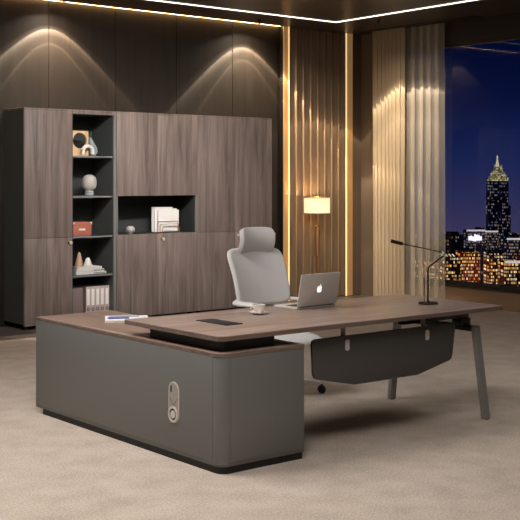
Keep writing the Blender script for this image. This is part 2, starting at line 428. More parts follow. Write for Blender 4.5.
# tan block with round hole, leaning teardrop, small arch
def annulus_prism(bm, outer, cx, cz, r, y0, y1, n=40):
    """plate in XZ with a round hole; outer(angle)->(x,z)"""
    t = nb(); ri = []
    for k in range(n):
        a = 2*PI*k/n; ox, oz = outer(a); ix, iz = cx+r*math.cos(a), cz+r*math.sin(a)
        ri.append([t.verts.new((ox, y0, oz)), t.verts.new((ix, y0, iz)), t.verts.new((ix, y1, iz)), t.verts.new((ox, y1, oz))])
    for k in range(n):
        a, b = ri[k], ri[(k+1) % n]
        for j in range(4): t.faces.new((a[j], b[j], b[(j+1) % 4], a[(j+1) % 4]))
    bmesh.ops.recalc_face_normals(t, faces=t.faces); merge(bm, t); return bm
z = SH[0]
def rect_out(x0, x1, z0, z1, cx, cz):
    def f(a):
        c, s = math.cos(a), math.sin(a); k = []
        if c > 1e-6: k.append((x1-cx)/c)
        if c < -1e-6: k.append((x0-cx)/c)
        if s > 1e-6: k.append((z1-cz)/s)
        if s < -1e-6: k.append((z0-cz)/s)
        k = min(k); return cx+c*k, cz+s*k
    return f
bm = annulus_prism(nb(), rect_out(6.16, 6.385, z+.001, z+.285, 6.275, z+.175), 6.275, z+.175, .088, 10.99, 11.012, 64)
obj('block_sculpture', bm, M['tan'], loc=(6.27, 11.02, z), label='pale wooden block sculpture with a round hole on the top shelf', cat='sculpture', smooth=False)
pts = [(6.386, z+.215)]
for k in range(25):
    a = math.radians(30-210*k/24); pts.append((6.426+.062*math.cos(a), z+.0635+.062*math.sin(a)))
pts2 = roundpoly([(6.392, z+.235), (6.398, z+.001), (6.46, z+.001), (6.497, z+.05), (6.485, z+.1)], [.012, .01, .03, .03, .03])
obj('teardrop_sculpture', prism(nb(), pts2, 'y', 10.97, 11.03, .004), M['bluegrey'], loc=(6.44, 11.0, z), label='blue grey teardrop sculpture beside the wooden block with the hole', cat='sculpture')
arc = [(6.336+.062*math.cos(a), 10.92, z+.0645+.0455*math.sin(a)+.0) for a in [PI*k/16 for k in range(17)]]
arc = [(6.262+.0+.012, 10.92, z+.022)] and [(6.398, 10.92, z+.022)]+[(6.336+.062*math.cos(PI*k/16), 10.92, z+.05+.062*math.sin(PI*k/16)) for k in range(17)]+[(6.274, 10.92, z+.022)]
obj('arch_sculpture', tube(nb(), arc, .021, 12), M['cone_white'], loc=(6.33, 10.92, z), label='small white arch sculpture in front of the wooden block with the hole', cat='sculpture')
# vase
z = SH[1]; p = [0]*4+[(.04, .052)]
for k in range(17):
    q = -.9+1.9*k/16; p.append((.083*(1-abs(q)**2.5)**(1/2.2) if k < 16 else 0, .146+.096*q))
t = root('globe_vase', (6.385, 10.97, z), 'speckled grey bulb shaped vase on a short foot, second shelf', 'vase')
obj('bowl', lathe(nb(), [(r, z+h) for r, h in p[4:]], 6.385, 10.97), M['vase'], t, ang=60)
obj('foot', lathe(nb(), [(0, z+.002), (.05, z+.002), (.054, z+.008), (.048, z+.03), (.052, z+.04), (.046, z+.056), (0, z+.056)], 6.385, 10.97), M['bluegrey'], t)
# orange box
z = SH[2]
t = root('storage_box', (6.245, 10.95, z), 'terracotta orange storage box with white corners and label, third shelf', 'box')
bx = (6.13, 6.36, 10.88, 11.08)
obj('body', B(*bx, z+.001, z+.115, .002), M['orange'], t)
obj('lid', B(bx[0]-.004, bx[1]+.004, bx[2]-.004, bx[3]+.004, z+.115, z+.152, .003), M['orange'], t)
obj('label_plate', B(6.2, 6.28, bx[2]-.0032, bx[2]-.0002, z+.06, z+.082, .001), M['paper'], t, label='white label plate')
for x in (bx[0]-.004, bx[1]+.004):
    s = 1 if x < 6.2 else -1
    bm = prism(nb(), [(x, z+.153), (x+s*.03, z+.153), (x, z+.123)], 'y', bx[2]-.006, bx[2]-.0045)
    obj('corner_guard', bm, M['paper'], t, label='white corner guard')
# books + cones
z = SH[3]; zz = z; bk = [(6.165, 6.545, .03, 'large white book lying at the bottom of the stack under the cones'), (6.165, 6.52, .028, 'white book lying in the middle of the stack under the cones'),
      (6.172, 6.49, .028, 'white book lying on top of the stack under the cones')]
for i, (a, b, h, lab) in enumerate(bk):
    t = root('book', ((a+b)/2, 10.98, zz), lab, 'book', 'books lying under the cones')
    h2 = h-.001
    bm = B(a, b, 10.87, 11.1, zz+.001, zz+.004); box(bm, a, b, 10.87, 11.1, zz+h2-.003, zz+h2); box(bm, a, b, 10.87, 10.874, zz+.001, zz+h2)
    obj('cover', bm, M['paper'], t)
    obj('pages', B(a+.003, b-.003, 10.8742, 11.096, zz+.0042, zz+h2-.0032), M['cone_white'], t)
    if i < 2:
        bm = nb()
        for k in range(9): box(bm, a+.22+k*.016, a+.231+k*.016, 10.8688, 10.8698, zz+.009, zz+.009+random.choice((.007, .011, .009)))
        obj('spine_text', bm, M['ink'], t, label='black spine lettering')
    zz += h
obj('decorative_cone', lathe(nb(), [(0, zz+.001), (.05, zz+.001), (.052, zz+.006), (.012, zz+.15), (.006, zz+.156), (0, zz+.157)], 6.262, 10.98), M['cone_tan'], loc=(6.262, 10.98, zz), label='taller tan cone standing on the white book stack', cat='cone', ang=60)
obj('decorative_cone', lathe(nb(), [(0, zz+.001), (.052, zz+.001), (.054, zz+.006), (.022, zz+.085), (.012, zz+.093), (0, zz+.095)], 6.372, 10.98), M['cone_white'], loc=(6.372, 10.98, zz), label='shorter white cone standing on the white book stack', cat='cone', ang=60)
# binders
zb = Z0+.03; bw = .0605
place = ('leftmost of the five', 'second from left of the five', 'middle one of the five', 'second from right of the five', 'rightmost of the five')
for i in range(5):
    a = 6.285+i*bw
    t = root('ring_binder', (a+bw/2, 11.0, zb), 'taupe ring binder with white spine label, '+place[i], 'binder', 'ring binders on the bottom shelf')
    f0, f1, zt = 10.875, 11.16, zb+.345
    bm = B(a+.0005, a+.0035, f0+.003, f1, zb+.001, zt); box(bm, a+bw-.0035, a+bw-.0005, f0+.003, f1, zb+.001, zt)
    obj('covers', bm, M['binder_side'], t)
    obj('spine', B(a+.0005, a+bw-.0005, f0-.001, f0+.003, zb+.001, zt, .001), M['binder'], t)
    obj('spine_label', B(a+.013, a+bw-.013, f0-.0024, f0-.0011, zb+.135, zt-.03), M['paper'], t, label='white paper label')
    k = lathe(nb(), [(.011, 0), (.018, 0), (.018, .002), (.011, .002), (.011, 0)], 0, 0, 20)
    xf(k, Matrix.Translation((a+bw/2, f0-.0012, zb+.09)) @ Matrix.Rotation(PI/2, 4, 'X')); obj('finger_ring', k, M['nickel_dark'], t, label='dark round finger ring')
    obj('paper_block', B(a+.006, a+bw-.006, f0+.02, f1-.01, zb+.006, zt-.012), M['paper'], t)
t = root('document_case', (6.215, 11.0, zb), 'brown document case standing left of the ring binders on the bottom shelf', 'case')
obj('case_body', B(6.150, 6.283, 10.93, 11.16, zb+.001, zb+.33, .003), M['binder_side'], t)
# niche things
z = NB
pr = [(0, z+.001), (.028, z+.001), (.034, z+.004)]+[(.052*math.cos(a), z+.048+.045*math.sin(a)) for a in [math.radians(-55+k*8) for k in range(15)]]
pr += [(.03, z+.089), (.027, z+.08), (0, z+.03)]
obj('round_vase', lathe(nb(), pr, 6.905, 10.93), M['vase'], loc=(6.905, 10.93, z), label='small round pale vase alone at the left of the open niche', cat='vase', ang=60)
hold = [(7.27, 7.56, .30, 11.03), (7.285, 7.60, .28, 11.0), (7.31, 7.605, .265, 10.965)]
labs = ['rearmost tall white folder standing in the wire file holder', 'middle white folder standing in the wire file holder', 'front white folder standing in the wire file holder']
for (a, b, h, y), lab in zip(hold, labs):
    t = root('folder', ((a+b)/2, y, z), lab, 'folder', 'white folders in the wire holder')
    bm = B(a, b, y, y+.003, z+.006, z+h); box(bm, a, b, y+.017, y+.02, z+.006, z+h); box(bm, a, a+.003, y+.003, y+.017, z+.006, z+h)
    obj('cover', bm, M['paper'], t); obj('paper_block', B(a+.004, b-.004, y+.004, y+.016, z+.008, z+h-.006), M['cone_white'], t)
t = root('file_holder', (7.42, 10.97, z), 'rose gold wire file holder standing in the cabinet niche', 'file holder')
def loop(x0, x1, y, h):
    pts = [(x0, y, z+.004)]
    for cx, a0 in ((x0+.025, 180), (x1-.025, 90)):
        for k in range(5):
            a = math.radians(a0-90*k/4); pts.append((cx+.025*math.cos(a), y, z+h-.025+.025*math.sin(a)))
    return pts+[(x1, y, z+.004)]
for a, b, y, h in ((7.30, 7.585, 10.955, .13), (7.31, 7.575, 10.925, .1), (7.325, 7.565, 10.895, .065), (7.30, 7.60, 11.06, .16)):
    obj('wire_divider', tube(nb(), loop(a, b, y, h), .004, 8), M['rosegold'], t)
obj('base_wire', tube(nb(), [(7.32, 10.88, z+.004), (7.29, 11.07, z+.004)], .004, 8), M['rosegold'], t)
obj('base_wire', tube(nb(), [(7.57, 10.88, z+.004), (7.61, 11.07, z+.004)], .004, 8), M['rosegold'], t)

# ------------------------------------------------------------------ credenza
t = root('credenza', (3.9, 5.85, 0), 'low grey desk return cabinet with rounded corner, walnut top and badge', 'cabinet')
cx0, cx1, cy0, cy1 = 3.612, 4.212, 4.81, 6.928; R = [.008, .006, .006, .06]
obj('plinth', prism(nb(), rrect(cx0+.008, cx1-.008, cy0+.008, cy1-.085, [.008, .006, .006, .055], 8), 'z', 0, .04), M['black'], t, label='black recessed plinth')
obj('body', prism(nb(), rrect(cx0, cx1, cy0, cy1, R, 10), 'z', .04, .634, .002), M['cred'], t)
# raised flat fields that leave the corner post as its own strip
sp = obj('side_panel', B(cx0-.0025, cx0+.001, cy0+.075, cy1-.006, .062, .632, .001), M['cred'], t)
obj('end_panel', B(cx0+.068, cx1-.012, cy0-.0025, cy0+.001, .062, .632, .001), M['cred'], t)
obj('base_strip', prism(nb(), rrect(cx0-.001, cx1+.001, cy0-.001, cy1+.001, R, 10), 'z', .041, .052), M['cred_line'], t)
obj('top_board', prism(nb(), rrect(cx0-.002, cx1+.002, cy0-.002, cy1+.002, [.008, .006, .006, .062], 10), 'z', .6525, .656, .001), M['walnut_edge_y'], t, label='walnut top')
obj('top_edge', prism(nb(), rrect(cx0-.002, cx1+.002, cy0-.002, cy1+.002, [.008, .006, .006, .062], 10), 'z', .6345, .6524), M['walnut_edge'], t, label='edge of the top with side shade in its colour')  # darker tone is painted side shade
obj('corner_foot', lathe(nb(), [(0, 0), (.022, 0), (.026, .04), (0, .04)], cx0+.03, cy1-.045, 20), M['chrome'], t, label='small metal corner foot')
# badge
bx = cx0-.0028; by, bz0, bz1, bw = 5.250, .214, .448, .105
def yz_rr(w, z0, z1, x0, x1, y=by, bev=.001): return prism(nb(), rrect(y-w/2, y+w/2, z0, z1, w/2*.999, 12), 'x', x0, x1, bev)
bd = obj('badge', yz_rr(bw, bz0, bz1, bx-.004, bx), M['chrome'], t, label='oval brushed nickel badge plate')
obj('badge_face', yz_rr(bw-.014, bz0+.008, bz1-.008, bx-.0052, bx-.0041, bev=.0003), M['badge_face'], bd)
def ringx(cy, cz, r0, r1, x0, x1, sq=1.0):
    k = lathe(nb(), [(r0, 0), (r1, 0), (r1, x1-x0), (r0, x1-x0), (r0, 0)], 0, 0, 32)
    xf(k, Matrix.Translation((x1, cy, cz)) @ Matrix.Scale(sq, 4, (0, 1, 0)) @ Matrix.Rotation(-PI/2, 4, 'Y')); return k
obj('dial_ring', ringx(by, .262, .034, .046, bx-.012, bx-.0054), M['chrome'], bd)
obj('dial_recess', ringx(by, .262, .0, .033, bx-.0065, bx-.0054), M['nickel_dark'], bd, label='dark recess round the dial')
obj('dial_button', ringx(by, .262, .0, .022, bx-.012, bx-.0067), M['alu'], bd)
obj('latch_slot', yz_rr(.014, .385, .425, bx-.0062, bx-.0054, y=by+.024, bev=.0002), M['ink'], bd, label='small dark latch slot')
bm = nb()
for s in (-1, 1):
    tube(bm, [(bx-.0054, by+s*.038, .355), (bx-.0054, by+s*.012, .325), (bx-.0054, by, .318), (bx-.0054, by, .305)], .0012, 6)
obj('seam_lines', bm, M['nickel_dark'], bd, label='fine Y shaped seam')

# ------------------------------------------------------------------ desk
t = root('executive_desk', (4.8, 5.3, 0), 'long walnut executive desk on gunmetal legs resting over the grey low cabinet', 'desk')
dx0, dx1, dy0, dy1 = 3.606, 5.998, 4.812, 5.785
obj('desktop', prism(nb(), rrect(dx0, dx1, dy0, dy1, [.012, .012, .012, .06], 8), 'z', .7445, .75, .001), M['walnut_desk'], t)
obj('desktop_edge', prism(nb(), rrect(dx0+.001, dx1-.001, dy0+.001, dy1-.001, [.012, .012, .012, .06], 8), 'z', .7225, .7444), M['walnut_edge'], t, label='lower desktop edge with side shade in its colour')  # darker tone is painted shade of the board side
obj('spacer', prism(nb(), rrect(3.665, 4.04, 4.868, 5.59, [.01, .01, .01, .03], 6), 'z', .6565, .7225), M['black'], t, label='black riser between desktop and low cabinet')
# under frame
obj('beam', B(5.22, 5.86, 5.0, 5.05, .664, .7225, .002), M['steel_dark'], t)
obj('beam', B(5.22, 5.86, 5.55, 5.60, .664, .7225, .002), M['steel_dark'], t)
obj('mounting_plate', B(5.78, 5.93, 4.98, 5.62, .7165, .7224), M['steel_dark'], t)
for a_ in (4.985, 5.535): obj('bracket_block', B(5.76, 5.861, a_, a_+.08, .6145, .6635, .002), M['steel_dark'], t)
obj('cross_bar', B(5.834, 5.866, 4.959, 5.631, .574, .614, .002), M['steel_dark'], t)
def legbm(yt, yb, s):
    w = .046; d = .019; bm = nb()
    # rectangular tube leaning in y, outline drawn in YZ
    bm2 = prism(bm, [(yb-d, .004), (yb+d, .004), (yt+d, .614), (yt-d, .614)], 'x', 5.85-w/2-.004, 5.85+w/2+.004)
    bmesh.ops.bevel(bm2, geom=bm2.edges[:], offset=.003, segments=2, affect='EDGES'); return bm2
for yt, yb in ((4.935, 4.845), (5.655, 5.72)):
    l = obj('leg', legbm(yt, yb, 1), M['leg'], t)
    obj('foot_pad', B(5.836, 5.864, yb-.021, yb+.021, 0, .0038), M['black'], l)
# modesty panel
PY = 4.90
pan = [(4.348, .658), (5.612, .658), (5.578, .42), (5.25, .353), (4.695, .354), (4.36, .425)]
pp = roundpoly(pan, [.035, .03, .05, .06, .1, .05], 6)
mp = obj('modesty_panel', prism(nb(), pp, 'y', PY, PY+.018, .003), M['panel_dark'], t, label='charcoal hanging front panel')
for x in (4.63, 5.335):
    obj('bracket', B(x-.026, x+.005, PY+.0185, PY+.03, .6, .722, .001), M['edge_grey'], mp)
    obj('panel_clip', prism(nb(), rrect(x-.017, x+.017, .568, .634, .012, 5), 'y', PY-.006, PY-.0005, .001), M['chrome'], mp, label='small silver clip')
# cable flap
fl = obj('cable_flap', B(3.912, 4.038, 5.16, 5.462, .7502, .754, .0015), M['leatherpad'], t, label='black cable flap')
obj('flap_lip', B(3.914, 4.036, 5.163, 5.18, .7541, .7556), M['ink'], fl)

# ------------------------------------------------------------------ things on the desk
# laptop
LC = Vector((4.93, 5.515, .75)); ra = math.radians(3.5)
Mx = Matrix.Translation(LC) @ Matrix.Rotation(ra, 4, 'Z')
t = root('laptop', LC, 'open silver laptop with glowing fruit logo on its lid, on the walnut desk', 'laptop')
hw = .184; dp = .218
bm = nb(); prism(bm, rrect(-hw, hw, -.004, dp, .012), 'z', .0015, .015, .002); obj('base', xf(bm, Mx), M['alu'], t)
bm = nb(); prism(bm, rrect(-hw+.03, hw-.03, .03, .135, .004), 'z', .0151, .0158); obj('keyboard', xf(bm, Mx), M['key_dark'], t)
bm = nb(); prism(bm, rrect(-.055, .055, .145, .205, .004), 'z', .0151, .0155); obj('touchpad', xf(bm, Mx), M['chrome'], t)
LM = Mx @ Matrix.Translation((0, -.004, .0165)) @ Matrix.Rotation(math.radians(11), 4, 'X')
lh = .219
bm = nb(); prism(bm, rrect(-hw, hw, 0, lh, .01), 'y', -.006, 0, .0015); lid = obj('lid', xf(bm, LM), M['alu'], t)
bm = B(-hw+.008, hw-.008, .0002, .001, .012, lh-.008); obj('screen', xf(bm, LM), M['screen'], lid, label='dark screen facing the chair')
bm = tube(nb(), [(-.15, -.001, .001), (.15, -.001, .001)], .0055, 10); obj('hinge', xf(bm, LM), M['nickel_dark'], t)
def apple(bm, s):
    half = [(0, .36), (.1, .42), (.26, .46), (.40, .40), (.47, .31), (.39, .2), (.36, .06), (.40, -.08), (.50, -.18), (.44, -.32), (.34, -.46), (.22, -.52), (.1, -.49), (0, -.46)]
    left = [(-.1, -.49), (-.22, -.52), (-.34, -.46), (-.45, -.28), (-.50, -.08), (-.50, .12), (-.45, .3), (-.34, .42), (-.2, .46), (-.08, .41)]
    prism(bm, [(x*s, z*s) for x, z in half+left], 'y', -.0072, -.0062)
    prism(bm, [(x*s, z*s) for x, z in [(0, .50), (.02, .62), (.1, .72), (.2, .78), (.2, .68), (.14, .57), (.06, .51)]], 'y', -.0072, -.0062)
bm = nb(); apple(bm, .042); xf(bm, LM @ Matrix.Translation((.0, 0, .112))); obj('lid_logo', bm, M['apple'], lid, label='glowing white apple shaped logo', smooth=False)
# cup and saucer
cxx, cyy = 4.417, 5.482
obj('saucer', lathe(nb(), [(0, .7505), (.03, .7505), (.034, .753), (.064, .761), (.065, .7635), (.05, .760), (.03, .7565), (0, .7565)], cxx, cyy, 36), M['porc'], loc=(cxx, cyy, .75), label='white saucer under the coffee cup', cat='saucer', ang=60)
t = root('coffee_cup', (cxx, cyy, .757), 'small white coffee cup standing on its saucer by the laptop', 'cup')
z = .757
obj('cup_body', lathe(nb(), [(0, z+.0002), (.02, z+.0002), (.022, z+.006), (.033, z+.018), (.040, z+.035), (.0425, z+.054), (.0405, z+.054), (.038, z+.036), (.030, z+.02), (0, z+.01)], cxx, cyy, 36), M['porc'], t, ang=60)
ha = [(cxx-.038-.021*math.sin(a), cyy+.012*math.sin(a), z+.031+.016*math.cos(a)) for a in [PI*k/10 for k in range(11)]]
obj('handle', tube(nb(), ha, .0035, 8), M['porc'], t)
obj('coffee', lathe(nb(), [(0, z+.043), (.0385, z+.043), (.0385, z+.0435), (0, z+.0435)], cxx, cyy, 30), M['coffee'], t)
# desk lamp
lxx, lyy = 5.67, 5.198
t = root('desk_lamp', (lxx, lyy, .75), 'slim dark bronze desk lamp with long swing arm at the desk end', 'lamp')
obj('base', lathe(nb(), [(0, .7505), (.064, .7505), (.066, .753), (.066, .7605), (.063, .764), (0, .7645)], lxx, lyy, 40), M['darkmetal'], t, ang=60)
j = Vector((5.752, 5.132, 1.092))
obj('stem', tube(nb(), [(lxx, lyy, .764), (lxx, lyy, .98), (lxx+.003, lyy-.003, 1.0), (lxx+.012, lyy-.010, 1.012), (5.742, 5.14, 1.07), (5.75, 5.134, 1.08), j], .0062, 10), M['darkmetal'], t)
obj('joint', tube(nb(), [j+Vector((0, 0, -.012)), j+Vector((0, 0, .016))], .011, 14), M['chrome'], t, label='small silver swivel joint')
e = Vector((5.537, 5.305, 1.160)); e2 = Vector((5.472, 5.357, 1.181))
obj('arm', tube(nb(), [j+Vector((0, 0, .01)), e], .0036, 8), M['darkmetal'], t)
obj('lamp_head', tube(nb(), [e, e+(e2-e)*.06, e2], [.006, .0125, .0125], 14), M['darkmetal'], t)
obj('tension_rod', tube(nb(), [(lxx-.022, lyy+.014, .7655), (lxx-.022, lyy+.014, .925)], .0022, 8), M['darkmetal'], t)
# book on the credenza
P1 = Vector((3.82, 6.36, 0)); A = Vector((.14, .23, 0)); Bv = Vector((.245, -.149, 0))
def quad(o, a, b, z0, z1, bm=None):
    bm = bm or nb(); return prism(bm, [tuple(p.xy) for p in (o, o+b, o+b+a, o+a)], 'z', z0, z1)
t = root('magazine', (4.0, 6.44, .656), 'thick magazine with white and blue cover lying on low grey cabinet', 'magazine')
obj('pages', quad(P1+A*.01+Bv*.01, A*.98, Bv*.98, .6575, .667), M['paper'], t)
bm = quad(P1, A, Bv, .6671, .6685); quad(P1, A, Bv, .6565, .6574, bm)
obj('cover', bm, M['paper'], t)
bm = quad(P1+A*.30+Bv*.06, A*.36, Bv*.5, .66855, .6689); quad(P1+A*.72+Bv*.1, A*.14, Bv*.7, .66855, .6689, bm)
obj('cover_picture', bm, M['magblue'], t, label='blue picture area')

# ------------------------------------------------------------------ office chair
HX, HY = 5.345, 6.37
t = root('office_chair', (HX, HY, 0), 'light grey high back swivel chair with headrest, behind the desk', 'chair')
def squ(s): return s
bt, bb, hwid = 1.07, .655, .262; rc = math.radians(19)
def backpt(u, v, off=0):
    # u,v in -1..1 mapped into a rounded rectangle
    a, b = u, v
    n = 7; k = max(abs(a), abs(b)); l = (abs(a)**n+abs(b)**n)**(1/n)
    if l > 1e-6: a, b = a*k/l, b*k/l
    z = (bt+bb)/2+b*(bt-bb)/2
    w = hwid*(1.0+.02*b-.02*(1-b*b))
    x = HX-.028+a*w
    y = HY+.20+(z-bb)*math.tan(rc)-.055*a*a+.02*b*b*0+off-.02*(1-b*b)
    return (x, y, z)
bm = grid(nb(), lambda i, j: backpt(i*2-1, j*2-1), 28, 28)
o = obj('backrest', bm, M['chairfab'], t, ang=80)
md = o.modifiers.new('thick', 'SOLIDIFY'); md.thickness = .028; md.offset = 0
md = o.modifiers.new('sub', 'SUBSURF'); md.levels = 1; md.render_levels = 1
rim = []
for k in range(64):
    a = 2*PI*k/64; c, s = math.cos(a), math.sin(a); q = max(abs(c), abs(s)); rim.append(backpt(c/q, s/q, .012))
obj('back_frame', tube(nb(), rim, .0075, 8, closed=True), M['white'], t, ang=80, label='white rim of the backrest')
# headrest
hz, hh, hwd = 1.135, .095, .165
def headpt(u, v):
    a, b = u, v; n = 6; k = max(abs(a), abs(b)); l = (abs(a)**n+abs(b)**n)**(1/n)
    if l > 1e-6: a, b = a*k/l, b*k/l
    return (HX-.012+a*hwd, HY+.20+(hz-bb)*math.tan(rc)-.085-.05*a*a+.04*b*b-.01*b+.02, hz+b*hh)
o = obj('headrest', grid(nb(), lambda i, j: headpt(i*2-1, j*2-1), 20, 14), M['chairfab'], t, ang=80)
md = o.modifiers.new('thick', 'SOLIDIFY'); md.thickness = .042; md.offset = 0
md = o.modifiers.new('sub', 'SUBSURF'); md.levels = 2; md.render_levels = 2
yb_ = HY+.20+(hz-bb)*math.tan(rc)
bm = tube(nb(), [(HX, yb_+.02, 1.0), (HX, yb_+.03, 1.08), (HX, yb_-.01, 1.14)], .012, 10)
tube(bm, [(HX-.185, yb_-.075, hz+.045), (HX-.1, yb_-.04, hz+.045), (HX+.1, yb_-.04, hz+.045), (HX+.185, yb_-.075, hz+.045)], .006, 8)
obj('headrest_bracket', bm, M['white'], t)
# spine, seat, mechanism
obj('back_support', tube(nb(), [(HX, HY+.05, .40), (HX, HY+.22, .405), (HX, HY+.29, .5), (HX, HY+.255, .68), (HX, HY+.30, .86)], [.022, .026, .024, .02, .014], 12), M['white'], t)
def seatpt(u, v, top):
    a, b = u, v; n = 4; k = max(abs(a), abs(b)); l = (abs(a)**n+abs(b)**n)**(1/n)
    if l > 1e-6: a, b = a*k/l, b*k/l
    r2 = max(abs(u), abs(v)); z = .458-.035*max(0, r2-.6)**2/.16*(1 if top else -.2)-.0*b
    z += -.02*max(0, -b)**3 if top else 0
    if not top: z = .378+.012*max(0, r2-.7)/.3
    return (HX+a*.262, HY-.01+b*.25, z)
bm = grid(nb(), lambda i, j: seatpt(i*2-1, j*2-1, True), 20, 20); grid(bm, lambda i, j: seatpt(i*2-1, 1-j*2, False), 20, 20)
bmesh.ops.remove_doubles(bm, verts=bm.verts, dist=.0004)
be = [e for e in bm.edges if e.is_boundary]; bmesh.ops.bridge_loops(bm, edges=be); bmesh.ops.recalc_face_normals(bm, faces=bm.faces)
o = obj('seat', bm, M['chairfab'], t, ang=80)
obj('mechanism', B(HX-.09, HX+.09, HY-.1, HY+.12, .34, .377, .012), M['white'], t)
for s in (-1, 1):
    pts = [(HX-.01+s*.20, HY+.235, .70), (HX-.01+s*.25, HY+.205, .682), (HX-.01+s*.272, HY+.14, .680), (HX-.01+s*.280, HY+.03, .682), (HX-.01+s*.27, HY-.07, .682)]
    # smooth resample
    sm = []
    for i in range(len(pts)-1):
        p0 = Vector(pts[max(i-1, 0)]); p1 = Vector(pts[i]); p2 = Vector(pts[i+1]); p3 = Vector(pts[min(i+2, len(pts)-1)])
        for q in range(6):
            tt = q/6; sm.append(.5*((2*p1)+(-p0+p2)*tt+(2*p0-5*p1+4*p2-p3)*tt*tt+(-p0+3*p1-3*p2+p3)*tt**3))
    sm.append(Vector(pts[-1]))
    ar = obj('armrest', tube(nb(), sm, [.020+.018*min(1, i/8) if i < len(sm)-2 else .026 for i in range(len(sm))], 14, flat=.42), M['white'], t, ang=80, label='white curved armrest')
    obj('arm_support', tube(nb(), [(HX+s*.272, HY+.0, .672), (HX+s*.30, HY+.02, .56), (HX+s*.288, HY+.02, .44), (HX+s*.2, HY+.01, .364), (HX+s*.08, HY, .36)], .014, 10), M['white'], t)
obj('gas_column', lathe(nb(), [(0, .09), (.03, .09), (.03, .22), (.019, .222), (.019, .339), (0, .339)], HX, HY, 20), M['alu'], t)
bs = root
for k in range(5):
    a = math.radians(-34+72*k); c, s = math.cos(a), math.sin(a); r = .305
    l = obj('base_leg', tube(nb(), [(HX+c*.01, HY+s*.01, .115), (HX+c*.12, HY+s*.12, .11), (HX+c*r*.96, HY+s*r*.96, .078)], [.028, .022, .015], 10, flat=.8), M['white'], t)
    wx, wy = HX+c*r, HY+s*r; px_, py_ = -s, c
    bm = nb()
    for q in (-1, 1):
        w = lathe(nb(), [(0, -.01), (.024, -.01), (.03, -.006), (.03, .006), (.024, .01), (0, .01)], 0, 0, 22)
        xf(w, Matrix.Translation((wx+px_*.014*q, wy+py_*.014*q, .0305)) @ Matrix.Rotation(a, 4, 'Z') @ Matrix.Rotation(PI/2, 4, 'X')); merge(bm, w)
    tube(bm, [(wx-px_*.02, wy-py_*.02, .031), (wx+px_*.02, wy+py_*.02, .031)], .006, 8)
    tube(bm, [(wx, wy, .031), (wx, wy, .07)], .008, 8)
    obj('caster', bm, M['rubber'], t, label='black caster wheel')

# ------------------------------------------------------------------ floor lamp
fx, fy = 9.805, 10.95
t = root('floor_lamp', (fx, fy, -.008), 'brass floor lamp with lit cream drum shade before the fluted panel', 'lamp')
n = 40; bm = nb(); tb = nb()
rr_, z0, z1 = .172, 1.158, 1.362
lathe(tb, [(rr_, z0), (rr_, z1), (rr_-.004, z1), (rr_-.004, z0), (rr_, z0)], fx, fy, 48); merge(bm, tb)
obj('lamp_shade', bm, M['shade'], t, ang=60, label='cream linen drum shade')
bm = nb()
for z in (z0-.006, z1-.002):
    lathe(bm, [(rr_-.006, z), (rr_+.004, z), (rr_+.004, z+.008), (rr_-.006, z+.008), (rr_-.006, z)], fx, fy, 48)
for k in range(3):
    a = 2*PI*k/3; tube(bm, [(fx, fy, z1-.02), (fx+rr_*math.cos(a), fy+rr_*math.sin(a), z1)], .003, 6)
obj('shade_rings', bm, M['brass'], t)
bm = tube(nb(), [(fx, fy, .992), (fx, fy, z1-.015)], .007, 10); obj('upper_stem', bm, M['brass'], t)
lp = [(fx+s_*.037, fy, z) for s_, z in ((-1, .62), (-1, .96))]+[(fx+.037*math.cos(PI-PI*k/8), fy, .96+.037*math.sin(PI-PI*k/8)) for k in range(1, 8)]+[(fx+.037, fy, .96), (fx+.037, fy, .62)]+[(fx+.037*math.cos(-PI*k/8), fy, .62+.037*math.sin(-PI*k/8)) for k in range(1, 8)]
obj('loop', tube(nb(), lp, .0085, 10, closed=True), M['brass'], t)
obj('lower_stem', tube(nb(), [(fx, fy, .01), (fx, fy, .583)], .007, 10), M['brass'], t)
obj('base', lathe(nb(), [(0, -.0075), (.14, -.0075), (.142, .006), (.13, .012), (.012, .018), (0, .018)], fx, fy, 40), M['brass'], t)
b = lathe(nb(), [(0, 1.21), (.012, 1.21), (.014, 1.235), (.028, 1.262), (.026, 1.288), (.012, 1.302), (0, 1.304)], fx, fy, 20)
obj('bulb', b, emit('bulb', (255, 214, 150), 3.0), t)

# ------------------------------------------------------------------ curtains
def curtain(name, yA, yB, xm, amp, nfold, over, mat, label, seed, z1=CZ-.006, jit=.25):
    random.seed(seed); ph = [random.uniform(-jit, jit) for _ in range(nfold+2)]; am = [random.uniform(.65, 1.15) for _ in range(nfold+2)]
    def f(i, j):
        s = i*nfold; k = int(min(s, nfold-1e-6)); fr_ = s-k
        A_ = am[k]*(1-fr_)+am[k+1]*fr_; P_ = ph[k]*(1-fr_)+ph[k+1]*fr_
        z = .004+(z1-.004)*j
        sp_ = 1+.06*math.sin(3*j+seed+k)
        y = yA+(yB-yA)*(s+P_*.4)/nfold - over*A_*math.sin(4*PI*s)*(yB-yA)/nfold
        x = xm+amp*A_*sp_*math.cos(2*PI*s)+.006*math.sin(5*j+s*1.3)
        return (x, y, z)
    return obj(name, grid(nb(), f, nfold*28, 10), mat, loc=(xm, (yA+yB)/2, 0), label=label, cat='curtain', ang=80)
curtain('curtain', 10.82, 10.265, 10.715, .040, 8, .20, M['curtain'], 'opaque cream curtain gathered in narrow folds in the room corner', 3)
curtain('sheer_curtain', 10.375, 9.655, 10.812, .028, 5, .34, M['sheer'], 'sheer curtain beside the opaque cream curtain, city showing through', 11, jit=.35)
struct('trim_5', B(10.62, WX-.001, 9.0, 11.1, CZ-.004, CZ-.0005), M['header'])

# ------------------------------------------------------------------ lights
def area(name, loc, sx, sy, power, col, rot=(0, 0, 0)):
    l = bpy.data.lights.new(name, 'AREA'); l.shape = 'RECTANGLE'; l.size = sx; l.size_y = sy; l.energy = power; l.color = col
    o = bpy.data.objects.new(name, l); C.objects.link(o); o.location = loc; o.rotation_euler = rot; return o
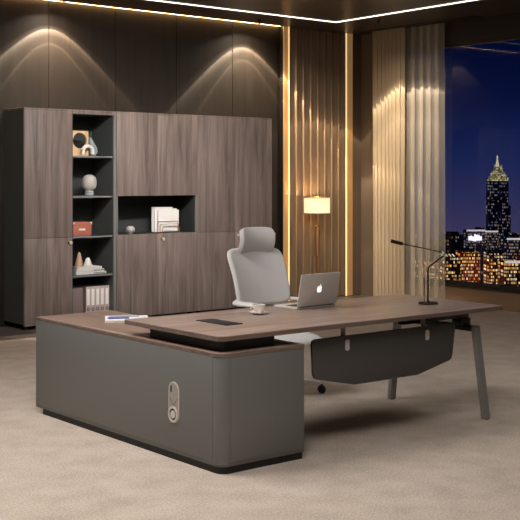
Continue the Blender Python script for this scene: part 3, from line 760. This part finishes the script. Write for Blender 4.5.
# three unseen ceiling panels added above the picture to light desk and floor
for (x, y, sx, sy, p, lab) in ((2.5, 6.3, 1.7, 1.7, 122, 'large square luminous panel, unseen, added above the desk as overhead light'),
                          (2.4, 3.0, 1.8, 1.8, 92, 'smaller square luminous panel, unseen, added near the camera to brighten the foreground'),
                          (7.6, 4.9, 1.5, 1.5, 26, 'smallest square luminous panel, unseen, added by the window side to brighten the desk end')):
    t = root('added_ceiling_panel', (x, y, CZ), lab, 'ceiling light')
    bm = nb()
    for a in ((x-sx/2-.03, x+sx/2+.03, y-sy/2-.03, y-sy/2), (x-sx/2-.03, x+sx/2+.03, y+sy/2, y+sy/2+.03), (x-sx/2-.03, x-sx/2, y-sy/2, y+sy/2), (x+sx/2, x+sx/2+.03, y-sy/2, y+sy/2)):
        box(bm, *a, CZ-.012, CZ-.0005)
    obj('panel_frame', bm, M['frame'], t); obj('diffuser', B(x-sx/2, x+sx/2, y-sy/2, y+sy/2, CZ-.006, CZ-.0006), M['added_lamp'], t)
    a = area('added_panel_light', (x, y, CZ-.014), sx, sy, p, (1, .965, .935)); 
    a.parent = t; a.location = (0, 0, -.014); a['label'] = 'light of the added panel'
# unseen floodlight with housing, added to brighten the cabinet fronts
def fill_flood(x, y, aim, power, lab, col=(1, .955, .92), sx=1.6, sy=.12, spread=70):
    t = root('added_flood', (x, y, CZ), lab, 'added fill light', 'floodlights added for the cabinets')
    p = Vector((x, y, CZ-.14)); d = (Vector(aim)-p).normalized(); q = d.to_track_quat('-Z', 'Y').to_matrix().to_4x4(); q.translation = p
    obj('added_rail', B(x-sx/2, x+sx/2, y-.015, y+.015, CZ-.03, CZ-.0005), M['frame'], t)
    obj('stem', tube(nb(), [(x, y, CZ-.03), (x, y, CZ-.1)], .01, 10), M['frame'], t)
    obj('housing', xf(B(-sx/2-.01, sx/2+.01, -sy/2-.01, sy/2+.01, .004, .05, .004), q), M['frame'], t)
    obj('lens', xf(B(-sx/2, sx/2, -sy/2, sy/2, .0, .0038), q), M['added_lamp'], t)
    a = area('fill_flood', (0, 0, 0), sx, sy, power, col); a.parent = t; a.data.spread = math.radians(spread)
    q2 = q.copy(); q2.translation = p-Vector((x, y, CZ))+d*.004; a.matrix_local = q2
fill_flood(5.6, 7.6, (6.9, 10.8, 1.5), 28, 'unseen floodlight added to brighten the left half of the cabinets')
fill_flood(7.4, 7.6, (8.3, 10.8, 1.2), 8, 'unseen floodlight added to brighten the right half of the cabinets')
# narrow-beam downlights washing wall and curtains; the beam profile has two rims as the real reflectors throw
def spot(x, y, power, lab, col=(1, .83, .63), wallside=True):
    t = root('downlight', (x, y, CZ), lab, 'downlight', 'recessed ceiling downlights')
    obj('bezel', lathe(nb(), [(.024, CZ-.004), (.036, CZ-.004), (.036, CZ-.0005), (.024, CZ-.0005), (.024, CZ-.004)], x, y, 24), M['header'], t)
    if wallside: obj('added_baffle', B(x-.022, x+.022, y-.0105, y-.0085, CZ-.055, CZ-.0045), M['header'], t)  # added plate that keeps the beam off the floor
    else:
        obj('added_baffle', B(x-.0105, x-.0085, y-.0085, y+.012, CZ-.055, CZ-.0045), M['header'], t)  # added plates that keep this beam off cabinets and floor
        obj('added_baffle', B(x-.0085, x+.017, y-.0105, y-.0085, CZ-.055, CZ-.0045), M['header'], t)
    l = bpy.data.lights.new('beam', 'SPOT'); l.energy = power; l.spot_size = math.radians(150); l.spot_blend = 0; l.shadow_soft_size = .006; l.color = col
    l.use_nodes = True; nt = l.node_tree; N = nt.nodes; L = nt.links; em = N['Emission']
    tc = N.new('ShaderNodeTexCoord'); sp = N.new('ShaderNodeSeparateXYZ'); L.new(tc.outputs['Normal'], sp.inputs[0])
    ab = N.new('ShaderNodeMath'); ab.operation = 'ABSOLUTE'; L.new(sp.outputs[2], ab.inputs[0])
    ac = N.new('ShaderNodeMath'); ac.operation = 'ARCCOSINE'; L.new(ab.outputs[0], ac.inputs[0])
    dv = N.new('ShaderNodeMath'); dv.operation = 'DIVIDE'; dv.inputs[1].default_value = PI/2; L.new(ac.outputs[0], dv.inputs[0])
    cr = N.new('ShaderNodeValToRGB'); e = cr.color_ramp.elements
    e[0].position = 0; e[0].color = (.4,)*3+(1,); e[1].position = .30; e[1].color = (.42,)*3+(1,)
    for p, v in ((.362, .5), (.376, .72), (.392, .42), (.44, .44), (.48, .7), (.503, 1.0), (.514, .22), (.56, .05), (.75, .0)):
        q = e.new(p); q.color = (v, v, v, 1)
    if not wallside:
        for el, v in zip(cr.color_ramp.elements, (1.0, .85, .75, .85, .6, .5, .6, .85, .18, .04, 0)): el.color = (v, v, v, 1)
    L.new(dv.outputs[0], cr.inputs[0]); L.new(cr.outputs[0], em.inputs['Strength'])
    o = bpy.data.objects.new('beam', l); C.objects.link(o); o.parent = t; o.location = (0, 0, -.002)
    return o
spot(6.05, BY-.325, 860, 'small recessed downlight above the open shelf column')
spot(8.82, BY-.325, 860, 'small recessed downlight above the right end of the cabinets')
spot(9.97, 9.98, 400, 'small recessed downlight in the ceiling corner near the curtains', wallside=False)
# floor lamp bulb
l = bpy.data.lights.new('bulb_light', 'POINT'); l.energy = 10; l.color = (1, .74, .44); l.shadow_soft_size = .03
o = bpy.data.objects.new('bulb_light', l); C.objects.link(o); o.location = (fx, fy, 1.33)

# ------------------------------------------------------------------ the city at night
F_ = 1114.; va = math.atan2(1380, 1114); V = Vector((math.cos(va), math.sin(va))); Rr = Vector((math.sin(va), -math.cos(va)))
def bear(tan_, d): return V*d+Rr*(tan_*d)      # a point at a bearing and a distance from the office
gold = [(255, 190, 90), (255, 150, 60), (255, 215, 140), (255, 236, 200)]
cool = [(235, 235, 255), (255, 225, 180), (255, 190, 120)]
FM = {
 'tower': facade('tower_glass', (70, 82, 150), [(255, 205, 140), (235, 215, 200), (180, 190, 235)], 3.9, 5.4, .36, 1.3, 3.),
 'blue': facade('blue_office', (84, 92, 150), [(255, 190, 110), (245, 220, 200), (180, 185, 230)], 2.6, 3.2, .42, 1.0, 11.),
 'white': facade('pale_office', (130, 130, 175), [(255, 240, 220), (225, 225, 245), (255, 205, 150)], 2.2, 3.0, .5, 1.2, 21.),
 'red': facade('red_brick_flats', (190, 84, 66), gold, 1.5, 2.5, .74, 2.4, 5., .16, .2),
 'red2': facade('brown_brick_flats', (150, 76, 76), gold, 1.7, 2.4, .68, 2.5, 31., .16, .2),
 'dark': facade('dark_office', (50, 56, 110), gold, 3.0, 3.6, .22, 1.2, 41.),
}
roofm = plain('dark_roof', (26, 24, 40), .8)
crown = emit('crown_light', (255, 236, 170), 1.0); sign = emit('sign_light', (255, 248, 244), 1.5); parap = emit('parapet_light', (240, 224, 214), .75)
base_z = -215.
def bld(u0, u1, v, d, mat, lab, name='building', depth=30, extra=None, roof=None, cat='building', rim=False, grp=None):
    """u0,u1: left and right bearings as seen from the office (scaled tangents), v: roof level"""
    t0 = (u0-260)/F_; t1 = (u1-260)/F_; a = bear(t0, d); b = bear(t1, d); zt = 1.6+(179.5-v)/F_*d
    c = (a+b)/2; w = (b-a).length
    t = root(name, (c.x, c.y, base_z), lab, cat, grp)
    ax = (b-a).normalized(); ay = Vector((-ax.y, ax.x)); 
    if ay.dot(V) < 0: ay = -ay
    mt = Matrix(((ax.x, ay.x, 0, c.x), (ax.y, ay.y, 0, c.y), (0, 0, 1, 0), (0, 0, 0, 1)))
    obj('block', xf(B(-w/2, w/2, 0, depth, base_z, zt), mt), mat, t, smooth=False)
    if rim: obj('roof_lights', xf(B(-w/2-.2, w/2+.2, -.6, .2, zt-.8, zt+.9), mt), parap, t, smooth=False)
    if roof:
        ra_, rb_, rh = roof; obj('roof_block', xf(B(-w/2+w*ra_, -w/2+w*rb_, 3, depth*.6, zt, zt+rh), mt), roofm, t, smooth=False)
    if extra: extra(t, mt, w, zt)
    return t
# landmark tower with stepped lit crown
def tower_extra(t, mt, w, zt):
    obj('side_wing', xf(B(-w/2-1.5, -w/2, 3, 25, base_z, zt-38), mt), FM['tower'], t, smooth=False)
    obj('side_wing', xf(B(w/2, w/2+4.5, 3, 25, base_z, zt-44), mt), FM['tower'], t, smooth=False)
    bm = nb(); c = 15; prev = 0
    for hw_, h0, h1 in ((w*.46, 0, 3), (w*.38, 3, 9), (w*.31, 9, 14), (w*.25, 14, 20), (w*.17, 20, 26)):
        box(bm, -hw_, hw_, c-hw_, c+hw_, zt+h0, zt+h1)
        for s in (-1, 1):
            box(bm, s*hw_-1.2, s*hw_+1.2, c-hw_-1, c-hw_+1.4, zt+h0, zt+h1+3.2)
    obj('lit_crown', xf(bm, mt), facade('crown_stone', (150, 136, 96), [(255, 240, 175), (240, 215, 120), (255, 250, 220)], 2.6, 3.0, .85, 1.1, 2., .1, .12), t, smooth=False, label='bright yellow stepped crown')
    bm = lathe(nb(), [(0, zt+26), (3.4, zt+26), (2.4, zt+34), (1.4, zt+38), (1.2, zt+45), (0, zt+47)], 0, c, 8)
    obj('spire', xf(bm, mt), emit('spire_light', (236, 222, 170), .62), t, smooth=False, label='lit spire')
bld(489.6, 508.6, 181, 2000, FM['tower'], 'tall skyscraper with bright stepped crown and lit spire', 'skyscraper', 32, tower_extra, cat='skyscraper')
def sign_extra(t, mt, w, zt):
    bm = nb(); random.seed(4); x = -w/2+1.5
    for k in range(7):
        h = random.uniform(4.0, 7.0); box(bm, x, x+1.7, -.9, -.3, zt-11-random.uniform(0, 1.5), zt-11+h, .3); x += 2.2
    obj('roof_sign', xf(bm, mt), sign, t, label='glowing white sign')
bld(467, 485, 230.5, 1250, FM['white'], 'pale office block with a glowing white sign under its roof', depth=26, extra=sign_extra, rim=True, roof=(.6, .98, 3.2))
bld(485, 498, 231.5, 1262, FM['white'], 'pale lit office wing right of the block with the glowing sign', depth=30, rim=True)
bld(445, 463, 235, 1150, FM['dark'], 'dark office block with few yellow windows next to the sheer curtain', depth=25, roof=(.2, .8, 3))
bld(480.5, 488.5, 247, 900, FM['blue'], 'narrow blue block standing between the two rows of brick flats', depth=20)
bld(488.5, 505, 254, 800, FM['red2'], 'brown brick flats with dark roof just below the landmark skyscraper', depth=20, roof=(.1, .9, 2.5))
bld(461, 480, 252.5, 820, FM['red'], 'red brick flats with golden windows under the glowing sign', depth=22, rim=False, roof=(.15, .75, 2.2))
bld(444, 461, 256, 780, FM['red2'], 'brown brick flats with golden windows at the sheer curtain edge', depth=22)
bld(505, 522, 262, 760, FM['red'], 'red brick flats with pale lit roof edge at right of picture', depth=22, rim=True)
bld(507, 530, 239, 1050, FM['white'], 'pale office with bright roof line at the right picture edge', depth=24, rim=True)
bld(511, 540, 233.5, 1300, FM['dark'], 'dark office block rising behind the pale office at the right edge', depth=24)
bld(405, 417, 236, 1200, FM['white'], 'pale lit tower seen through left part of the sheer curtain', depth=24, rim=True)
bld(418, 432, 244, 1150, FM['blue'], 'blue office block seen through the middle of sheer curtain', depth=24)
bld(431, 447, 241, 1300, FM['dark'], 'dark block seen through right part of the sheer curtain', depth=24)
bld(404, 424, 262, 780, FM['red2'], 'low brown flats seen through left part of the sheer curtain', depth=22)
bld(424, 439, 264, 800, FM['red'], 'low red flats seen through right part of the sheer curtain', depth=22)
bld(548, 582, 236, 1150, FM['blue'], 'broad blue office block further right beyond the flats', depth=24)
bld(523, 560, 258, 800, FM['red2'], 'long brown flats further right past the lit roof edge', depth=22)
cg = obj('city_ground', lathe(nb(), [(0, base_z-1), (2600, base_z-1), (2600, base_z), (0, base_z)], 0, 0, 48), plain('city_ground', (34, 28, 34), .9)); cg['kind'] = 'structure'

# ------------------------------------------------------------------ world: night sky with city haze
w = bpy.data.worlds.new('night'); S.world = w; w.use_nodes = True; nt = w.node_tree; N = nt.nodes; L = nt.links
tc = N.new('ShaderNodeTexCoord'); sp = N.new('ShaderNodeSeparateXYZ'); L.new(tc.outputs['Generated'], sp.inputs[0])
mr = N.new('ShaderNodeMapRange'); mr.inputs['From Min'].default_value = -.12; mr.inputs['From Max'].default_value = .16; L.new(sp.outputs[2], mr.inputs[0])
cr = N.new('ShaderNodeValToRGB'); e = cr.color_ramp.elements
e[0].position = 0; e[0].color = (*lin((66, 60, 92)), 1); e[1].position = 1; e[1].color = (*lin((2, 8, 34)), 1)
for p, c_ in ((.24, (72, 66, 100)), (.36, (52, 54, 96)), (.5, (28, 40, 88)), (.68, (9, 20, 62)), (.84, (4, 12, 46))):
    q = e.new(p); q.color = (*lin(c_), 1)
L.new(mr.outputs[0], cr.inputs[0]); L.new(cr.outputs[0], N['Background'].inputs['Color']); N['Background'].inputs['Strength'].default_value = .82

# ------------------------------------------------------------------ camera
cd = bpy.data.cameras.new('camera'); cam = bpy.data.objects.new('camera', cd); C.objects.link(cam)
cam.location = (0, 0, 1.6); cam.rotation_euler = (PI/2, 0, va-PI/2)
cd.sensor_width = 36; cd.lens = F_/520*36; cd.shift_y = -(260-179.5)/520; cd.clip_end = 6000; cd.clip_start = .05
S.camera = cam
S.view_settings.view_transform = 'Standard'; S.view_settings.look = 'None'; S.view_settings.gamma = 1; S.view_settings.exposure = 0
S.view_settings.use_curve_mapping = False
